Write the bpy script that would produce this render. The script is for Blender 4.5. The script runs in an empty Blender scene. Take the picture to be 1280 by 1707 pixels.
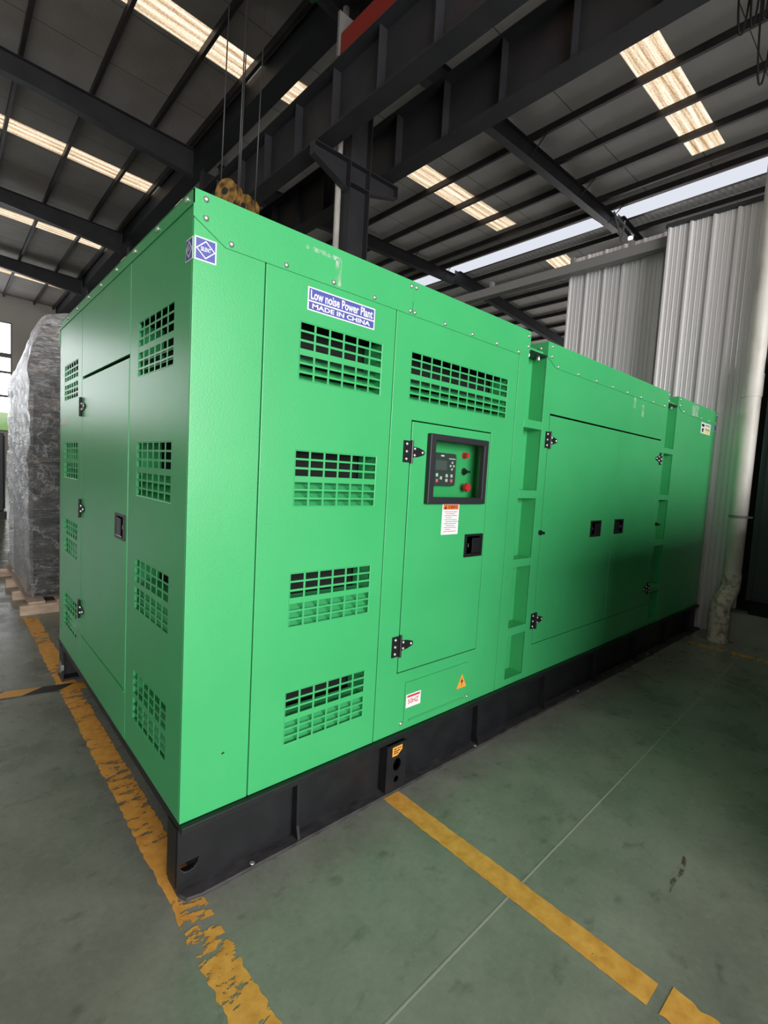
import bpy, bmesh, math, random
from mathutils import Vector, Matrix, noise

S = bpy.context.scene
COL = S.collection
random.seed(7)

# ------------------------------------------------------------------ camera, world, lights, exposure
def cam_matrix(yaw, pitch, roll, loc):
    f = Vector((math.cos(pitch)*math.cos(yaw), math.cos(pitch)*math.sin(yaw), math.sin(pitch)))
    r = Vector((math.sin(yaw), -math.cos(yaw), 0)); u = r.cross(f)
    r2 = math.cos(roll)*r + math.sin(roll)*u
    u2 = -math.sin(roll)*r + math.cos(roll)*u
    m = Matrix((r2, u2, -f)).transposed().to_4x4()
    m.translation = loc
    return m
cd = bpy.data.cameras.new('camera'); cam = bpy.data.objects.new('camera', cd); COL.objects.link(cam)
cd.sensor_fit = 'HORIZONTAL'; cd.sensor_width = 36.0; cd.lens = 824.82/1280*36
cd.clip_start = 0.05; cd.clip_end = 300
cam.matrix_world = cam_matrix(0.833873, -0.0783562, 0.0558135, Vector((-0.6411, -1.71938, 1.60065)))
S.camera = cam

S.view_settings.view_transform = 'Standard'; S.view_settings.look = 'None'
S.view_settings.exposure = 0.0; S.view_settings.gamma = 1.0; S.view_settings.use_curve_mapping = False

W = bpy.data.worlds.new('sky'); S.world = W; W.use_nodes = True
W.node_tree.nodes['Background'].inputs[0].default_value = (0.85, 0.93, 1.0, 1)
W.node_tree.nodes['Background'].inputs[1].default_value = 0.22

def area(name, loc, target, sx, sy, power, color=(1, 1, 1)):
    l = bpy.data.lights.new(name, 'AREA'); l.shape = 'RECTANGLE'; l.size = sx; l.size_y = sy
    l.energy = power; l.color = color
    o = bpy.data.objects.new(name, l); COL.objects.link(o); o.location = loc
    d = Vector(target) - Vector(loc)
    o.rotation_euler = d.to_track_quat('-Z', 'Z' if abs(d.normalized().z) < .99 else 'Y').to_euler()
    return o
area('daylight_through_loading_door', (-1.5, -11.8, 3.4), (-1.5, 0, 3.4), 11, 5.6, 2400, (1.0, 0.98, 0.95))
area('daylight_through_side_windows', (-13.6, 9, 5.0), (0, 9, 5.0), 22, 5.0, 110, (0.97, 0.98, 1.0))
area('side_bay_ceiling_fill', (37.5, 14, 4.0), (12, 14, 6.5), 48, 7.0, 5200, (1.0, 0.97, 0.94))  # fill lamp added to brighten the side-bay ceiling, no known doors behind it

# ------------------------------------------------------------------ materials
def mat(name, base, rough=0.5, metal=0.0, spec=0.5, build=None):
    m = bpy.data.materials.new(name); m.use_nodes = True
    n = m.node_tree.nodes; b = n['Principled BSDF']
    b.inputs['Base Color'].default_value = (*base, 1); b.inputs['Roughness'].default_value = rough
    b.inputs['Metallic'].default_value = metal; b.inputs['Specular IOR Level'].default_value = spec
    if build: build(m.node_tree, n, m.node_tree.links, b)
    return m
def tex(n, l, scale, detail=4, vec=None, rough=0.55):
    t = n.new('ShaderNodeTexNoise'); t.inputs['Scale'].default_value = scale
    t.inputs['Detail'].default_value = detail; t.inputs['Roughness'].default_value = rough
    if vec is not None: l.new(vec, t.inputs['Vector'])
    return t.outputs['Fac']
def pos(n, l, sc=(1, 1, 1)):
    g = n.new('ShaderNodeNewGeometry'); mp = n.new('ShaderNodeMapping'); mp.inputs['Scale'].default_value = sc
    l.new(g.outputs['Position'], mp.inputs['Vector']); return mp.outputs['Vector']
def ramp(n, l, fac, stops):
    r = n.new('ShaderNodeValToRGB'); e = r.color_ramp.elements
    while len(e) < len(stops): e.new(0.5)
    for i, (p, c) in enumerate(stops):
        e[i].position = p; e[i].color = (*c, 1) if len(c) == 3 else c
    l.new(fac, r.inputs['Fac']); return r.outputs['Color']
def mth(n, l, op, a, b=None):
    q = n.new('ShaderNodeMath'); q.operation = op
    for i, v in enumerate((a, b)):
        if v is None: continue
        if isinstance(v, (int, float)): q.inputs[i].default_value = v
        else: l.new(v, q.inputs[i])
    return q.outputs[0]
def mixc(n, l, fac, a, b):
    q = n.new('ShaderNodeMix'); q.data_type = 'RGBA'
    l.new(fac, q.inputs[0])
    for i, v in ((6, a), (7, b)):
        if isinstance(v, tuple): q.inputs[i].default_value = (*v, 1)
        else: l.new(v, q.inputs[i])
    return q.outputs[2]
def bump(n, l, b, h, strength, dist=0.002):
    q = n.new('ShaderNodeBump'); q.inputs['Strength'].default_value = strength; q.inputs['Distance'].default_value = dist
    l.new(h, q.inputs['Height']); l.new(q.outputs[0], b.inputs['Normal'])

def b_green(t, n, l, b):
    p = pos(n, l)
    bump(n, l, b, tex(n, l, 150, 2, p), 0.28, 0.0014)
    l.new(ramp(n, l, tex(n, l, 2.2, 5, p), [(0.3, (0.046, 0.40, 0.135)), (0.75, (0.058, 0.44, 0.155))]), b.inputs['Base Color'])
M_GREEN = mat('green_paint', (0.05, 0.42, 0.145), 0.32, spec=0.6, build=b_green)
def b_black(t, n, l, b):
    p = pos(n, l); bump(n, l, b, tex(n, l, 90, 3, p), 0.3, 0.001)
    l.new(ramp(n, l, tex(n, l, 9, 6, p), [(0.35, (0.006, 0.0065, 0.0085)), (0.8, (0.013, 0.0135, 0.016))]), b.inputs['Base Color'])
M_BLACK = mat('black_frame_paint', (0.014, 0.015, 0.018), 0.45, build=b_black)
def b_dusty(t, n, l, b):
    l.new(ramp(n, l, tex(n, l, 26, 7, pos(n, l, (.5, 1, 1))), [(0.35, (0.022, 0.021, 0.023)), (0.7, (0.060, 0.057, 0.060))]), b.inputs['Base Color'])
M_DUSTY = mat('dusty_black_paint', (0.04, 0.04, 0.042), 0.65, build=b_dusty)
M_BLKPLASTIC = mat('black_plastic', (0.012, 0.012, 0.014), 0.35)
M_FRAME = mat('window_frame_plastic', (0.018, 0.018, 0.024), 0.5)
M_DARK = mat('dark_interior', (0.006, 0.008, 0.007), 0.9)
M_CHROME = mat('chrome', (0.75, 0.75, 0.75), 0.22, 1.0)
M_ZINC = mat('zinc_screw', (0.72, 0.73, 0.72), 0.3, 0.85)
M_RED = mat('red_plastic', (0.62, 0.03, 0.035), 0.35)
M_WHITE = mat('white_print', (0.80, 0.82, 0.82), 0.5)
M_BLUE = mat('blue_print', (0.075, 0.085, 0.36), 0.45)
M_ORANGE = mat('orange_print', (0.80, 0.16, 0.035), 0.5)
M_YELLOW = mat('yellow_print', (0.82, 0.50, 0.07), 0.5)
M_YELLOWORANGE = mat('amber_print', (0.85, 0.36, 0.05), 0.5)
M_BLACKPRINT = mat('black_print', (0.02, 0.02, 0.02), 0.6)
M_GREYPRINT = mat('grey_print', (0.22, 0.20, 0.24), 0.6)
M_REDPRINT = mat('red_print', (0.65, 0.03, 0.06), 0.5)
M_PALEYELLOW = mat('pale_yellow_print', (0.85, 0.72, 0.28), 0.5)
M_CTRL = mat('controller_plastic', (0.045, 0.055, 0.055), 0.42)
M_SCREEN = mat('screen_glass', (0.085, 0.11, 0.105), 0.2)
M_KEY = mat('key_plastic', (0.55, 0.60, 0.58), 0.45)
M_PINK = mat('stop_key', (0.75, 0.16, 0.2), 0.45)
M_MINT = mat('mode_key', (0.35, 0.75, 0.6), 0.45)
def b_pane(t, n, l, b):
    tr = n.new('ShaderNodeBsdfTransparent'); tr.inputs[0].default_value = (0.93, 0.96, 0.94, 1)
    gl = n.new('ShaderNodeBsdfGlossy'); gl.inputs['Roughness'].default_value = 0.04
    fr = n.new('ShaderNodeFresnel'); fr.inputs[0].default_value = 1.45
    gb = n.new('ShaderNodeNewGeometry'); mx = n.new('ShaderNodeMixShader'); l.new(mth(n, l, 'MULTIPLY', fr.outputs[0], mth(n, l, 'SUBTRACT', 1.0, gb.outputs['Backfacing'])), mx.inputs[0]); l.new(tr.outputs[0], mx.inputs[1]); l.new(gl.outputs[0], mx.inputs[2])
    l.new(mx.outputs[0], n['Material Output'].inputs[0])
M_PANE = mat('clear_pane', (1, 1, 1), 0.05, build=b_pane)

def b_steel(t, n, l, b):
    p = pos(n, l)
    l.new(ramp(n, l, tex(n, l, 1.3, 6, p), [(0.3, (0.024, 0.025, 0.030)), (0.8, (0.046, 0.046, 0.053))]), b.inputs['Base Color'])
M_STEEL = mat('dark_grey_structural_paint', (0.025, 0.027, 0.032), 0.55, build=b_steel)
M_GUTTER = mat('dark_gutter_paint', (0.016, 0.018, 0.022), 0.6)
def b_purlin(t, n, l, b):
    p = pos(n, l)
    l.new(ramp(n, l, tex(n, l, 2.0, 5, p), [(0.3, (0.016, 0.014, 0.014)), (0.8, (0.040, 0.035, 0.033))]), b.inputs['Base Color'])
M_PURLIN = mat('brown_black_purlin_primer', (0.03, 0.027, 0.026), 0.55, build=b_purlin)
def b_roof(t, n, l, b, c0=(0.50, 0.475, 0.455), c1=(0.60, 0.575, 0.555)):
    p = pos(n, l); sx = n.new('ShaderNodeSeparateXYZ'); l.new(p, sx.inputs[0])
    fr = mth(n, l, 'FRACT', mth(n, l, 'MULTIPLY', sx.outputs[1], 0.5))
    seam = mth(n, l, 'LESS_THAN', fr, 0.011)
    base = ramp(n, l, tex(n, l, 0.9, 6, p), [(0.3, c0), (0.75, c1)])
    l.new(mixc(n, l, seam, base, (0.06, 0.055, 0.055)), b.inputs['Base Color'])
    bump(n, l, b, tex(n, l, 14, 4, pos(n, l, (1, 0.25, 1))), 0.25, 0.02)
M_ROOF = mat('roof_insulation_film', (0.3, 0.28, 0.27), 0.7, build=b_roof)
M_ROOF_SHADED = mat('shaded_roof_insulation_film', (0.3, 0.28, 0.26), 0.7, build=lambda t, n, l, b: b_roof(t, n, l, b, (0.25, 0.225, 0.205), (0.33, 0.305, 0.285)))  # same film in darker tones: the crane bay's dimmer light put into colour
def b_sky(strength, warm):
    def f(t, n, l, b):
        p = pos(n, l, (0.35, 9, 1)); a = tex(n, l, 2.2, 5, p); q = tex(n, l, 26, 3, pos(n, l))
        sp = n.new('ShaderNodeSeparateXYZ'); l.new(pos(n, l), sp.inputs[0])
        rib = mth(n, l, 'SINE', mth(n, l, 'MULTIPLY', sp.outputs[1], 24.0))
        v = mth(n, l, 'ADD', mth(n, l, 'MULTIPLY', a, 0.55), mth(n, l, 'ADD', mth(n, l, 'MULTIPLY', q, 0.35), mth(n, l, 'MULTIPLY', rib, 0.07)))
        c = ramp(n, l, v, [(0.28, warm[0]), (0.46, warm[1]), (0.62, warm[2])])
        e = n.new('ShaderNodeEmission'); e.inputs[1].default_value = strength; l.new(c, e.inputs[0])
        l.new(e.outputs[0], n['Material Output'].inputs[0])
    return f
M_SKYLIGHT = mat('weathered_skylight_sheet', (1, 1, 1), build=b_sky(1.35, ((0.30, 0.17, 0.07), (0.74, 0.58, 0.40), (1.0, 0.93, 0.80))))
def b_emit(color, s):
    def f(t, n, l, b):
        e = n.new('ShaderNodeEmission'); e.inputs[0].default_value = (*color, 1); e.inputs[1].default_value = s
        l.new(e.outputs[0], n['Material Output'].inputs[0])
    return f
M_RIDGE = mat('ridge_glazing', (1, 1, 1), build=b_emit((0.80, 0.83, 0.92), 0.95))
def b_win(t, n, l, b):
    p = pos(n, l); sp = n.new('ShaderNodeSeparateXYZ'); l.new(p, sp.inputs[0])
    z = mth(n, l, 'ADD', mth(n, l, 'DIVIDE', sp.outputs[2], 12.0), mth(n, l, 'MULTIPLY', mth(n, l, 'SUBTRACT', tex(n, l, 1.2, 5, p), 0.5), 0.16))
    c = ramp(n, l, z, [(0.26, (0.05, 0.09, 0.03)), (0.36, (0.10, 0.13, 0.08)), (0.42, (0.95, 0.98, 1.0))])
    e = n.new('ShaderNodeEmission'); e.inputs[1].default_value = 5.0; l.new(c, e.inputs[0])
    l.new(e.outputs[0], n['Material Output'].inputs[0])
M_WINDOW = mat('daylit_window', (1, 1, 1), build=b_win)
M_LAMP = mat('lamp_bulb', (1, 1, 1), build=b_emit((1, 0.97, 0.9), 6))

def b_corr(t, n, l, b):
    a = tex(n, l, 3.0, 6, pos(n, l, (6, 14, 0.12)))
    l.new(ramp(n, l, a, [(0.3, (0.66, 0.645, 0.665)), (0.7, (0.80, 0.78, 0.80))]), b.inputs['Base Color'])
    l.new(ramp(n, l, a, [(0.3, (0.35,)*3), (0.7, (0.5,)*3)]), b.inputs['Roughness'])
M_CORR = mat('galvanised_cladding', (0.45, 0.44, 0.44), 0.45, 0.2, build=b_corr)
M_RAIL = mat('grey_rail_paint', (0.22, 0.215, 0.21), 0.5)
def b_conc(t, n, l, b):
    p = pos(n, l)
    l.new(ramp(n, l, tex(n, l, 3, 8, p), [(0.3, (0.20, 0.195, 0.18)), (0.8, (0.36, 0.35, 0.33))]), b.inputs['Base Color'])
M_CONC = mat('painted_concrete', (0.3, 0.3, 0.28), 0.8, build=b_conc)
M_WALL = mat('far_wall_plaster', (0.62, 0.60, 0.56), 0.8)
def b_pipe(t, n, l, b):
    p = pos(n, l)
    a = tex(n, l, 5, 8, pos(n, l, (1, 1, 0.35)))
    l.new(ramp(n, l, a, [(0.25, (0.42, 0.39, 0.36)), (0.6, (0.70, 0.67, 0.63))]), b.inputs['Base Color'])
M_PIPE = mat('aged_white_pvc', (0.55, 0.53, 0.5), 0.45, build=b_pipe)
def b_oldpipe(t, n, l, b):
    a = tex(n, l, 16, 8, pos(n, l))
    l.new(ramp(n, l, a, [(0.33, (0.24, 0.18, 0.13)), (0.55, (0.70, 0.64, 0.56))]), b.inputs['Base Color'])
    bump(n, l, b, a, 0.6, 0.006)
M_OLDPIPE = mat('stained_pvc', (0.4, 0.36, 0.3), 0.6, build=b_oldpipe)
M_NAVY = mat('navy_cabinet_paint', (0.010, 0.014, 0.022), 0.4)

def b_floor(t, n, l, b):
    p = pos(n, l)
    big = tex(n, l, 0.55, 8, p, 0.6); mid = tex(n, l, 3.2, 8, p, 0.65); fine = tex(n, l, 38, 4, p, 0.7)
    v = mth(n, l, 'ADD', mth(n, l, 'MULTIPLY', big, 0.45), mth(n, l, 'ADD', mth(n, l, 'MULTIPLY', mid, 0.38), mth(n, l, 'MULTIPLY', fine, 0.17)))
    c = ramp(n, l, v, [(0.33, (0.125, 0.140, 0.112)), (0.48, (0.200, 0.215, 0.180)), (0.60, (0.275, 0.285, 0.245)), (0.72, (0.35, 0.355, 0.32))])
    spots = ramp(n, l, tex(n, l, 7.5, 5, pos(n, l, (1, 1.6, 1))), [(0.60, (1, 1, 1)), (0.76, (0.55, 0.55, 0.55))])
    q = n.new('ShaderNodeMix'); q.data_type = 'RGBA'; q.blend_type = 'MULTIPLY'; q.inputs[0].default_value = 1
    l.new(c, q.inputs[6]); l.new(spots, q.inputs[7])
    l.new(q.outputs[2], b.inputs['Base Color'])
    l.new(ramp(n, l, mid, [(0.35, (0.20,)*3), (0.7, (0.42,)*3)]), b.inputs['Roughness'])
    bump(n, l, b, mid, 0.12, 0.004)
M_FLOOR = mat('worn_green_floor_coating', (0.14, 0.16, 0.13), 0.3, build=b_floor)
M_JOINT = mat('pale_joint_filler', (0.36, 0.37, 0.33), 0.8)
def b_rust(t, n, l, b):
    l.new(ramp(n, l, tex(n, l, 30, 6, pos(n, l)), [(0.40, (0.0,)*3), (0.62, (0.75,)*3)]), b.inputs['Alpha'])
M_RUST = mat('rust_mark', (0.085, 0.045, 0.03), 0.6, build=b_rust)
def b_tape(amount):
    def f(t, n, l, b):
        p = pos(n, l)
        l.new(ramp(n, l, tex(n, l, 22, 6, p), [(0.3, (0.68, 0.30, 0.045)), (0.7, (0.90, 0.47, 0.10))]), b.inputs['Base Color'])
        v = mth(n, l, 'ADD', mth(n, l, 'MULTIPLY', tex(n, l, 13, 7, pos(n, l, (0.7, 1.8, 1)), 0.7), 0.6), mth(n, l, 'MULTIPLY', tex(n, l, 1.9, 3, pos(n, l, (0.2, 1, 1))), 0.4))
        l.new(mth(n, l, 'LESS_THAN', v, amount), b.inputs['Alpha'])
    return f
M_TAPE = mat('worn_yellow_tape', (0.7, 0.3, 0.05), 0.55, build=b_tape(0.55))
M_TAPE2 = mat('yellow_tape', (0.7, 0.3, 0.05), 0.55, build=b_tape(0.63))
M_TAPE3 = mat('faded_yellow_tape', (0.2, 0.12, 0.05), 0.6, build=b_tape(0.5))
def b_haz(t, n, l, b):
    p = pos(n, l); sp = n.new('ShaderNodeSeparateXYZ'); l.new(p, sp.inputs[0])
    s_ = mth(n, l, 'SUBTRACT', sp.outputs[0], mth(n, l, 'MULTIPLY', mth(n, l, 'SUBTRACT', sp.outputs[1], 2.2), 1.5))
    f = mth(n, l, 'FRACT', mth(n, l, 'ADD', mth(n, l, 'MULTIPLY', s_, 1.9), 0.38))
    l.new(mixc(n, l, mth(n, l, 'LESS_THAN', f, 0.5), (0.70, 0.34, 0.06), (0.018, 0.018, 0.02)), b.inputs['Base Color'])
M_HAZARD = mat('hazard_stripe_tape', (0.5, 0.3, 0.05), 0.4, build=b_haz)
def b_wood(t, n, l, b):
    a = tex(n, l, 8, 6, pos(n, l, (1, 0.15, 3)))
    l.new(ramp(n, l, a, [(0.3, (0.36, 0.26, 0.19)), (0.7, (0.60, 0.46, 0.36))]), b.inputs['Base Color'])
M_WOOD = mat('pallet_wood', (0.5, 0.35, 0.25), 0.8, build=b_wood)
M_CRATE = mat('dark_machine_paint', (0.012, 0.022, 0.024), 0.35)
def b_film(t, n, l, b):
    p = pos(n, l, (3.2, 1.3, 7.5)); sp = n.new('ShaderNodeSeparateXYZ'); l.new(pos(n, l), sp.inputs[0])
    def ridge(sc, k, lo, hi):
        v = mth(n, l, 'ABSOLUTE', mth(n, l, 'SUBTRACT', tex(n, l, sc, 6, pos(n, l, k), 0.6), 0.5))
        return ramp(n, l, v, [(lo, (1, 1, 1)), (hi, (0, 0, 0))])
    a = tex(n, l, 2.0, 8, p, 0.68)
    s1 = ridge(3.0, (0.9, 0.9, 6.5), 0.004, 0.030); s2 = ridge(4.5, (1.2, 0.8, 9.0), 0.002, 0.022); s3 = ridge(2.2, (1.6, 1.0, 1.4), 0.003, 0.020)
    h = mth(n, l, 'ADD', a, mth(n, l, 'MULTIPLY', mth(n, l, 'ADD', s1, s2), 0.18))
    bump(n, l, b, h, 1.0, 0.09)
    lay = mth(n, l, 'MULTIPLY', mth(n, l, 'SUBTRACT', sp.outputs[2], 1.75), 0.9)     # more wraps of film over the top
    lay.node.use_clamp = True
    st = mth(n, l, 'ADD', mth(n, l, 'MULTIPLY', s1, 0.5), mth(n, l, 'ADD', mth(n, l, 'MULTIPLY', s2, 0.45), mth(n, l, 'MULTIPLY', s3, 0.5)))
    patch = ramp(n, l, a, [(0.48, (0.05,)*3), (0.72, (0.32,)*3)])
    al = mth(n, l, 'ADD', mth(n, l, 'ADD', st, patch), mth(n, l, 'MULTIPLY', lay, 0.8)); al.node.use_clamp = True
    tr = n.new('ShaderNodeBsdfTransparent'); m1 = n.new('ShaderNodeMixShader'); m2 = n.new('ShaderNodeMixShader')
    gl = n.new('ShaderNodeBsdfGlossy'); gl.inputs['Roughness'].default_value = 0.10; gl.inputs['Color'].default_value = (0.95, 0.94, 0.97, 1)
    fr = n.new('ShaderNodeFresnel'); fr.inputs[0].default_value = 1.5; gb = n.new('ShaderNodeNewGeometry')
    nb = b.inputs['Normal'].links[0].from_socket; l.new(nb, gl.inputs['Normal']); l.new(nb, fr.inputs['Normal'])
    l.new(al, m1.inputs[0]); l.new(tr.outputs[0], m1.inputs[1]); l.new(b.outputs[0], m1.inputs[2])
    l.new(mth(n, l, 'MULTIPLY', fr.outputs[0], mth(n, l, 'SUBTRACT', 1.0, gb.outputs['Backfacing'])), m2.inputs[0])
    l.new(m1.outputs[0], m2.inputs[1]); l.new(gl.outputs[0], m2.inputs[2]); l.new(m2.outputs[0], n['Material Output'].inputs[0])
    l.new(ramp(n, l, a, [(0.35, (0.55, 0.54, 0.57)), (0.65, (0.95, 0.94, 0.97))]), b.inputs['Base Color'])
M_FILM = mat('stretch_film', (0.7, 0.7, 0.72), 0.11, spec=0.9, build=b_film)
def b_rustyellow(t, n, l, b):
    a = tex(n, l, 9, 8, pos(n, l))
    l.new(ramp(n, l, a, [(0.35, (0.10, 0.045, 0.015)), (0.62, (0.42, 0.24, 0.06))]), b.inputs['Base Color'])
M_HOOK = mat('worn_yellow_hook_paint', (0.4, 0.22, 0.06), 0.5, build=b_rustyellow)
M_ROPE = mat('steel_rope', (0.10, 0.10, 0.105), 0.45, 0.6)
M_CRANERED = mat('red_crane_paint', (0.30, 0.030, 0.022), 0.5)
M_HOISTGREEN = mat('green_hoist_paint', (0.01, 0.07, 0.02), 0.5)
M_CABLE = mat('black_cable', (0.012, 0.010, 0.012), 0.6)
M_CORRROOF = mat('bare_corrugated_roof', (0.42, 0.40, 0.36), 0.5, build=b_corr)

# ------------------------------------------------------------------ mesh helpers
class MB:
    def __init__(s): s.bm = bmesh.new(); s.m = 0
    def _f(s, vs):
        try:
            f = s.bm.faces.new(vs); f.material_index = s.m; return f
        except ValueError: return None
    def box(s, x0, x1, y0, y1, z0, z1):
        x0, x1 = sorted((x0, x1)); y0, y1 = sorted((y0, y1)); z0, z1 = sorted((z0, z1))
        v = [s.bm.verts.new((x, y, z)) for x in (x0, x1) for y in (y0, y1) for z in (z0, z1)]
        for q in ((0, 1, 3, 2), (4, 6, 7, 5), (0, 4, 5, 1), (2, 3, 7, 6), (0, 2, 6, 4), (1, 5, 7, 3)): s._f([v[i] for i in q])
        return s
    def prism(s, pts, d):
        """closed polygon of 3-D points extruded by vector d"""
        d = Vector(d); a = [s.bm.verts.new(p) for p in pts]; b = [s.bm.verts.new(Vector(p)+d) for p in pts]
        s._f(a[::-1]); s._f(b); k = len(a)
        for i in range(k): s._f([a[i], a[(i+1) % k], b[(i+1) % k], b[i]])
        return s
    def tube(s, pts, r, n=10, caps=True, r_end=None):
        pts = [Vector(p) for p in pts]; rings = []
        up = Vector((0, 0, 1)); last = None
        for i, p in enumerate(pts):
            t = (pts[min(i+1, len(pts)-1)] - pts[max(i-1, 0)]).normalized()
            if last is None:
                a = t.orthogonal().normalized()
            else:
                a = (last - t*last.dot(t)).normalized()
            last = a; b = t.cross(a)
            rr = r if r_end is None else r + (r_end-r)*i/(len(pts)-1)
            rings.append([s.bm.verts.new(p + rr*(math.cos(2*math.pi*k/n)*a + math.sin(2*math.pi*k/n)*b)) for k in range(n)])
        for A, B in zip(rings, rings[1:]):
            for k in range(n): s._f([A[k], A[(k+1) % n], B[(k+1) % n], B[k]])
        if caps: s._f(rings[0][::-1]); s._f(rings[-1])
        return s
    def dome(s, c, axis, r, h, n=10, rings=3):
        """flattened dome with its flat side at c, bulging along axis"""
        ax = Vector(axis).normalized(); a = ax.orthogonal().normalized(); b = ax.cross(a); c = Vector(c)
        prev = None
        for j in range(rings):
            th = math.pi/2*j/rings
            ring = [s.bm.verts.new(c + ax*h*math.sin(th) + r*math.cos(th)*(math.cos(2*math.pi*k/n)*a + math.sin(2*math.pi*k/n)*b)) for k in range(n)]
            if prev:
                for k in range(n): s._f([prev[k], prev[(k+1) % n], ring[(k+1) % n], ring[k]])
            else: s._f(ring[::-1])
            prev = ring
        top = s.bm.verts.new(c + ax*h)
        for k in range(n): s._f([prev[k], prev[(k+1) % n], top])
        return s
    def sheet(s, plane, us, vs, filled, d0, d1):
        """plate of constant thickness built on a grid with some cells left open"""
        A = {}; B = {}
        def V(D, i, j, d):
            if (i, j) not in D: D[(i, j)] = s.bm.verts.new(plane(us[i], vs[j], d))
            return D[(i, j)]
        nu, nv = len(us)-1, len(vs)-1
        ok = lambda i, j: 0 <= i < nu and 0 <= j < nv and filled(i, j)
        for i in range(nu):
            for j in range(nv):
                if not ok(i, j): continue
                s._f([V(A, i, j, d0), V(A, i+1, j, d0), V(A, i+1, j+1, d0), V(A, i, j+1, d0)])
                s._f([V(B, i, j, d1), V(B, i, j+1, d1), V(B, i+1, j+1, d1), V(B, i+1, j, d1)])
                for (di, dj, p, q) in ((-1, 0, (0, 0), (0, 1)), (1, 0, (1, 1), (1, 0)), (0, -1, (1, 0), (0, 0)), (0, 1, (0, 1), (1, 1))):
                    if not ok(i+di, j+dj):
                        a, b = (i+p[0], j+p[1]), (i+q[0], j+q[1])
                        s._f([V(A, *a, d0), V(A, *b, d0), V(B, *b, d1), V(B, *a, d1)])
        return s
OFF = {}
def link(name, me, parent=None):
    o = bpy.data.objects.new(name, me); COL.objects.link(o)
    if parent is not None: o.parent = parent
    return o
def make(name, mb, mats, parent=None, bevel=0.0, smooth=False, loc=None):
    bm = mb.bm if isinstance(mb, MB) else mb
    off = OFF[parent.name] if parent is not None else Vector(loc or (0, 0, 0))
    bmesh.ops.recalc_face_normals(bm, faces=bm.faces[:])
    bmesh.ops.translate(bm, verts=bm.verts[:], vec=-off)
    me = bpy.data.meshes.new(name); bm.to_mesh(me); bm.free()
    for m in (mats if isinstance(mats, (list, tuple)) else [mats]): me.materials.append(m)
    if smooth:
        me.polygons.foreach_set('use_smooth', [True]*len(me.polygons))
    o = link(name, me, parent)
    if parent is None: o.location = off
    OFF[o.name] = off
    if smooth == 'auto':
        me.set_sharp_from_angle(angle=math.radians(40))
    if bevel:
        b = o.modifiers.new('edge', 'BEVEL'); b.width = bevel; b.segments = 2; b.limit_method = 'ANGLE'; b.angle_limit = math.radians(40)
    return o
def thing(name, label, cat, loc=(0, 0, 0), group=None, kind=None):
    o = bpy.data.objects.new(name, None); COL.objects.link(o); o.location = loc; o.empty_display_size = 0.2
    OFF[o.name] = Vector(loc); return tag(o, label, cat, group, kind)
def tag(o, label, cat, group=None, kind=None):
    o['label'] = label; o['category'] = cat
    if group: o['group'] = group
    if kind: o['kind'] = kind
    return o
def struct(name, mb, mats, **k):
    o = make(name, mb, mats, **k); o['kind'] = 'structure'; return o
def put(name, me, parent, p):
    """another copy of a shared little mesh, at world point p"""
    o = link(name, me, parent); o.location = Vector(p) - OFF[parent.name]; OFF[o.name] = OFF[parent.name]; return o
def text(body, parent, m, origin, ux, uz, w, h, name='lettering', thick=0.0006, bold=0.0, xs=None):
    """lettering fitted into w x h, lower-left corner at origin, reading along ux with uz up"""
    c = bpy.data.curves.new('t', 'FONT'); c.body = body; c.extrude = 0; c.offset = bold; c.resolution_u = 3
    t = bpy.data.objects.new('t', c); COL.objects.link(t)
    dg = bpy.context.evaluated_depsgraph_get()
    me = bpy.data.meshes.new_from_object(t.evaluated_get(dg)); bpy.data.objects.remove(t)
    bm = bmesh.new(); bm.from_mesh(me); bpy.data.meshes.remove(me)
    if not bm.verts: return None
    x0 = min(v.co.x for v in bm.verts); x1 = max(v.co.x for v in bm.verts); y0 = min(v.co.y for v in bm.verts); y1 = max(v.co.y for v in bm.verts)
    ux, uz = Vector(ux), Vector(uz); nn = ux.cross(uz)
    for v in bm.verts:
        v.co = Vector(origin) + ux*((v.co.x-x0)/(x1-x0)*w) + uz*((v.co.y-y0)/(y1-y0)*h) + nn*thick
    for f in bm.faces: f.material_index = 0
    off = OFF[parent.name]; bmesh.ops.translate(bm, verts=bm.verts[:], vec=-off)
    me = bpy.data.meshes.new(name); bm.to_mesh(me); bm.free(); me.materials.append(m)
    o = link(name, me, parent); OFF[o.name] = off; return o
FRONT = lambda u, v, d: (u, d, v)        # long side, facing -Y
END = lambda u, v, d: (d, u, v)          # short end, facing -X
def fbox(mb, plane, u0, u1, v0, v1, d0, d1):
    a = plane(u0, v0, d0); b = plane(u1, v1, d1); return mb.box(a[0], b[0], a[1], b[1], a[2], b[2])
ORD = ['first', 'second', 'third', 'fourth', 'fifth', 'sixth', 'seventh', 'eighth', 'ninth', 'tenth', 'eleventh', 'twelfth']

# ================================================================== THE BUILDING
FR = [-0.6, 7.4, 15.5, 24.0, 32.4, 40.8]      # roof frames along Y
struct('floor', MB().box(-14, 40, -12, 41, -0.2, 0), M_FLOOR)
mb = MB(); mb.prism([(-8, -1.151, 0.0), (5.69, -0.578, 0.0), (5.69, -0.571, 0.0), (-8, -1.144, 0.0)], (0, 0, 0.0008))
j = struct('expansion_joint', mb, M_JOINT)
j.name = 'trim_1'
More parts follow.
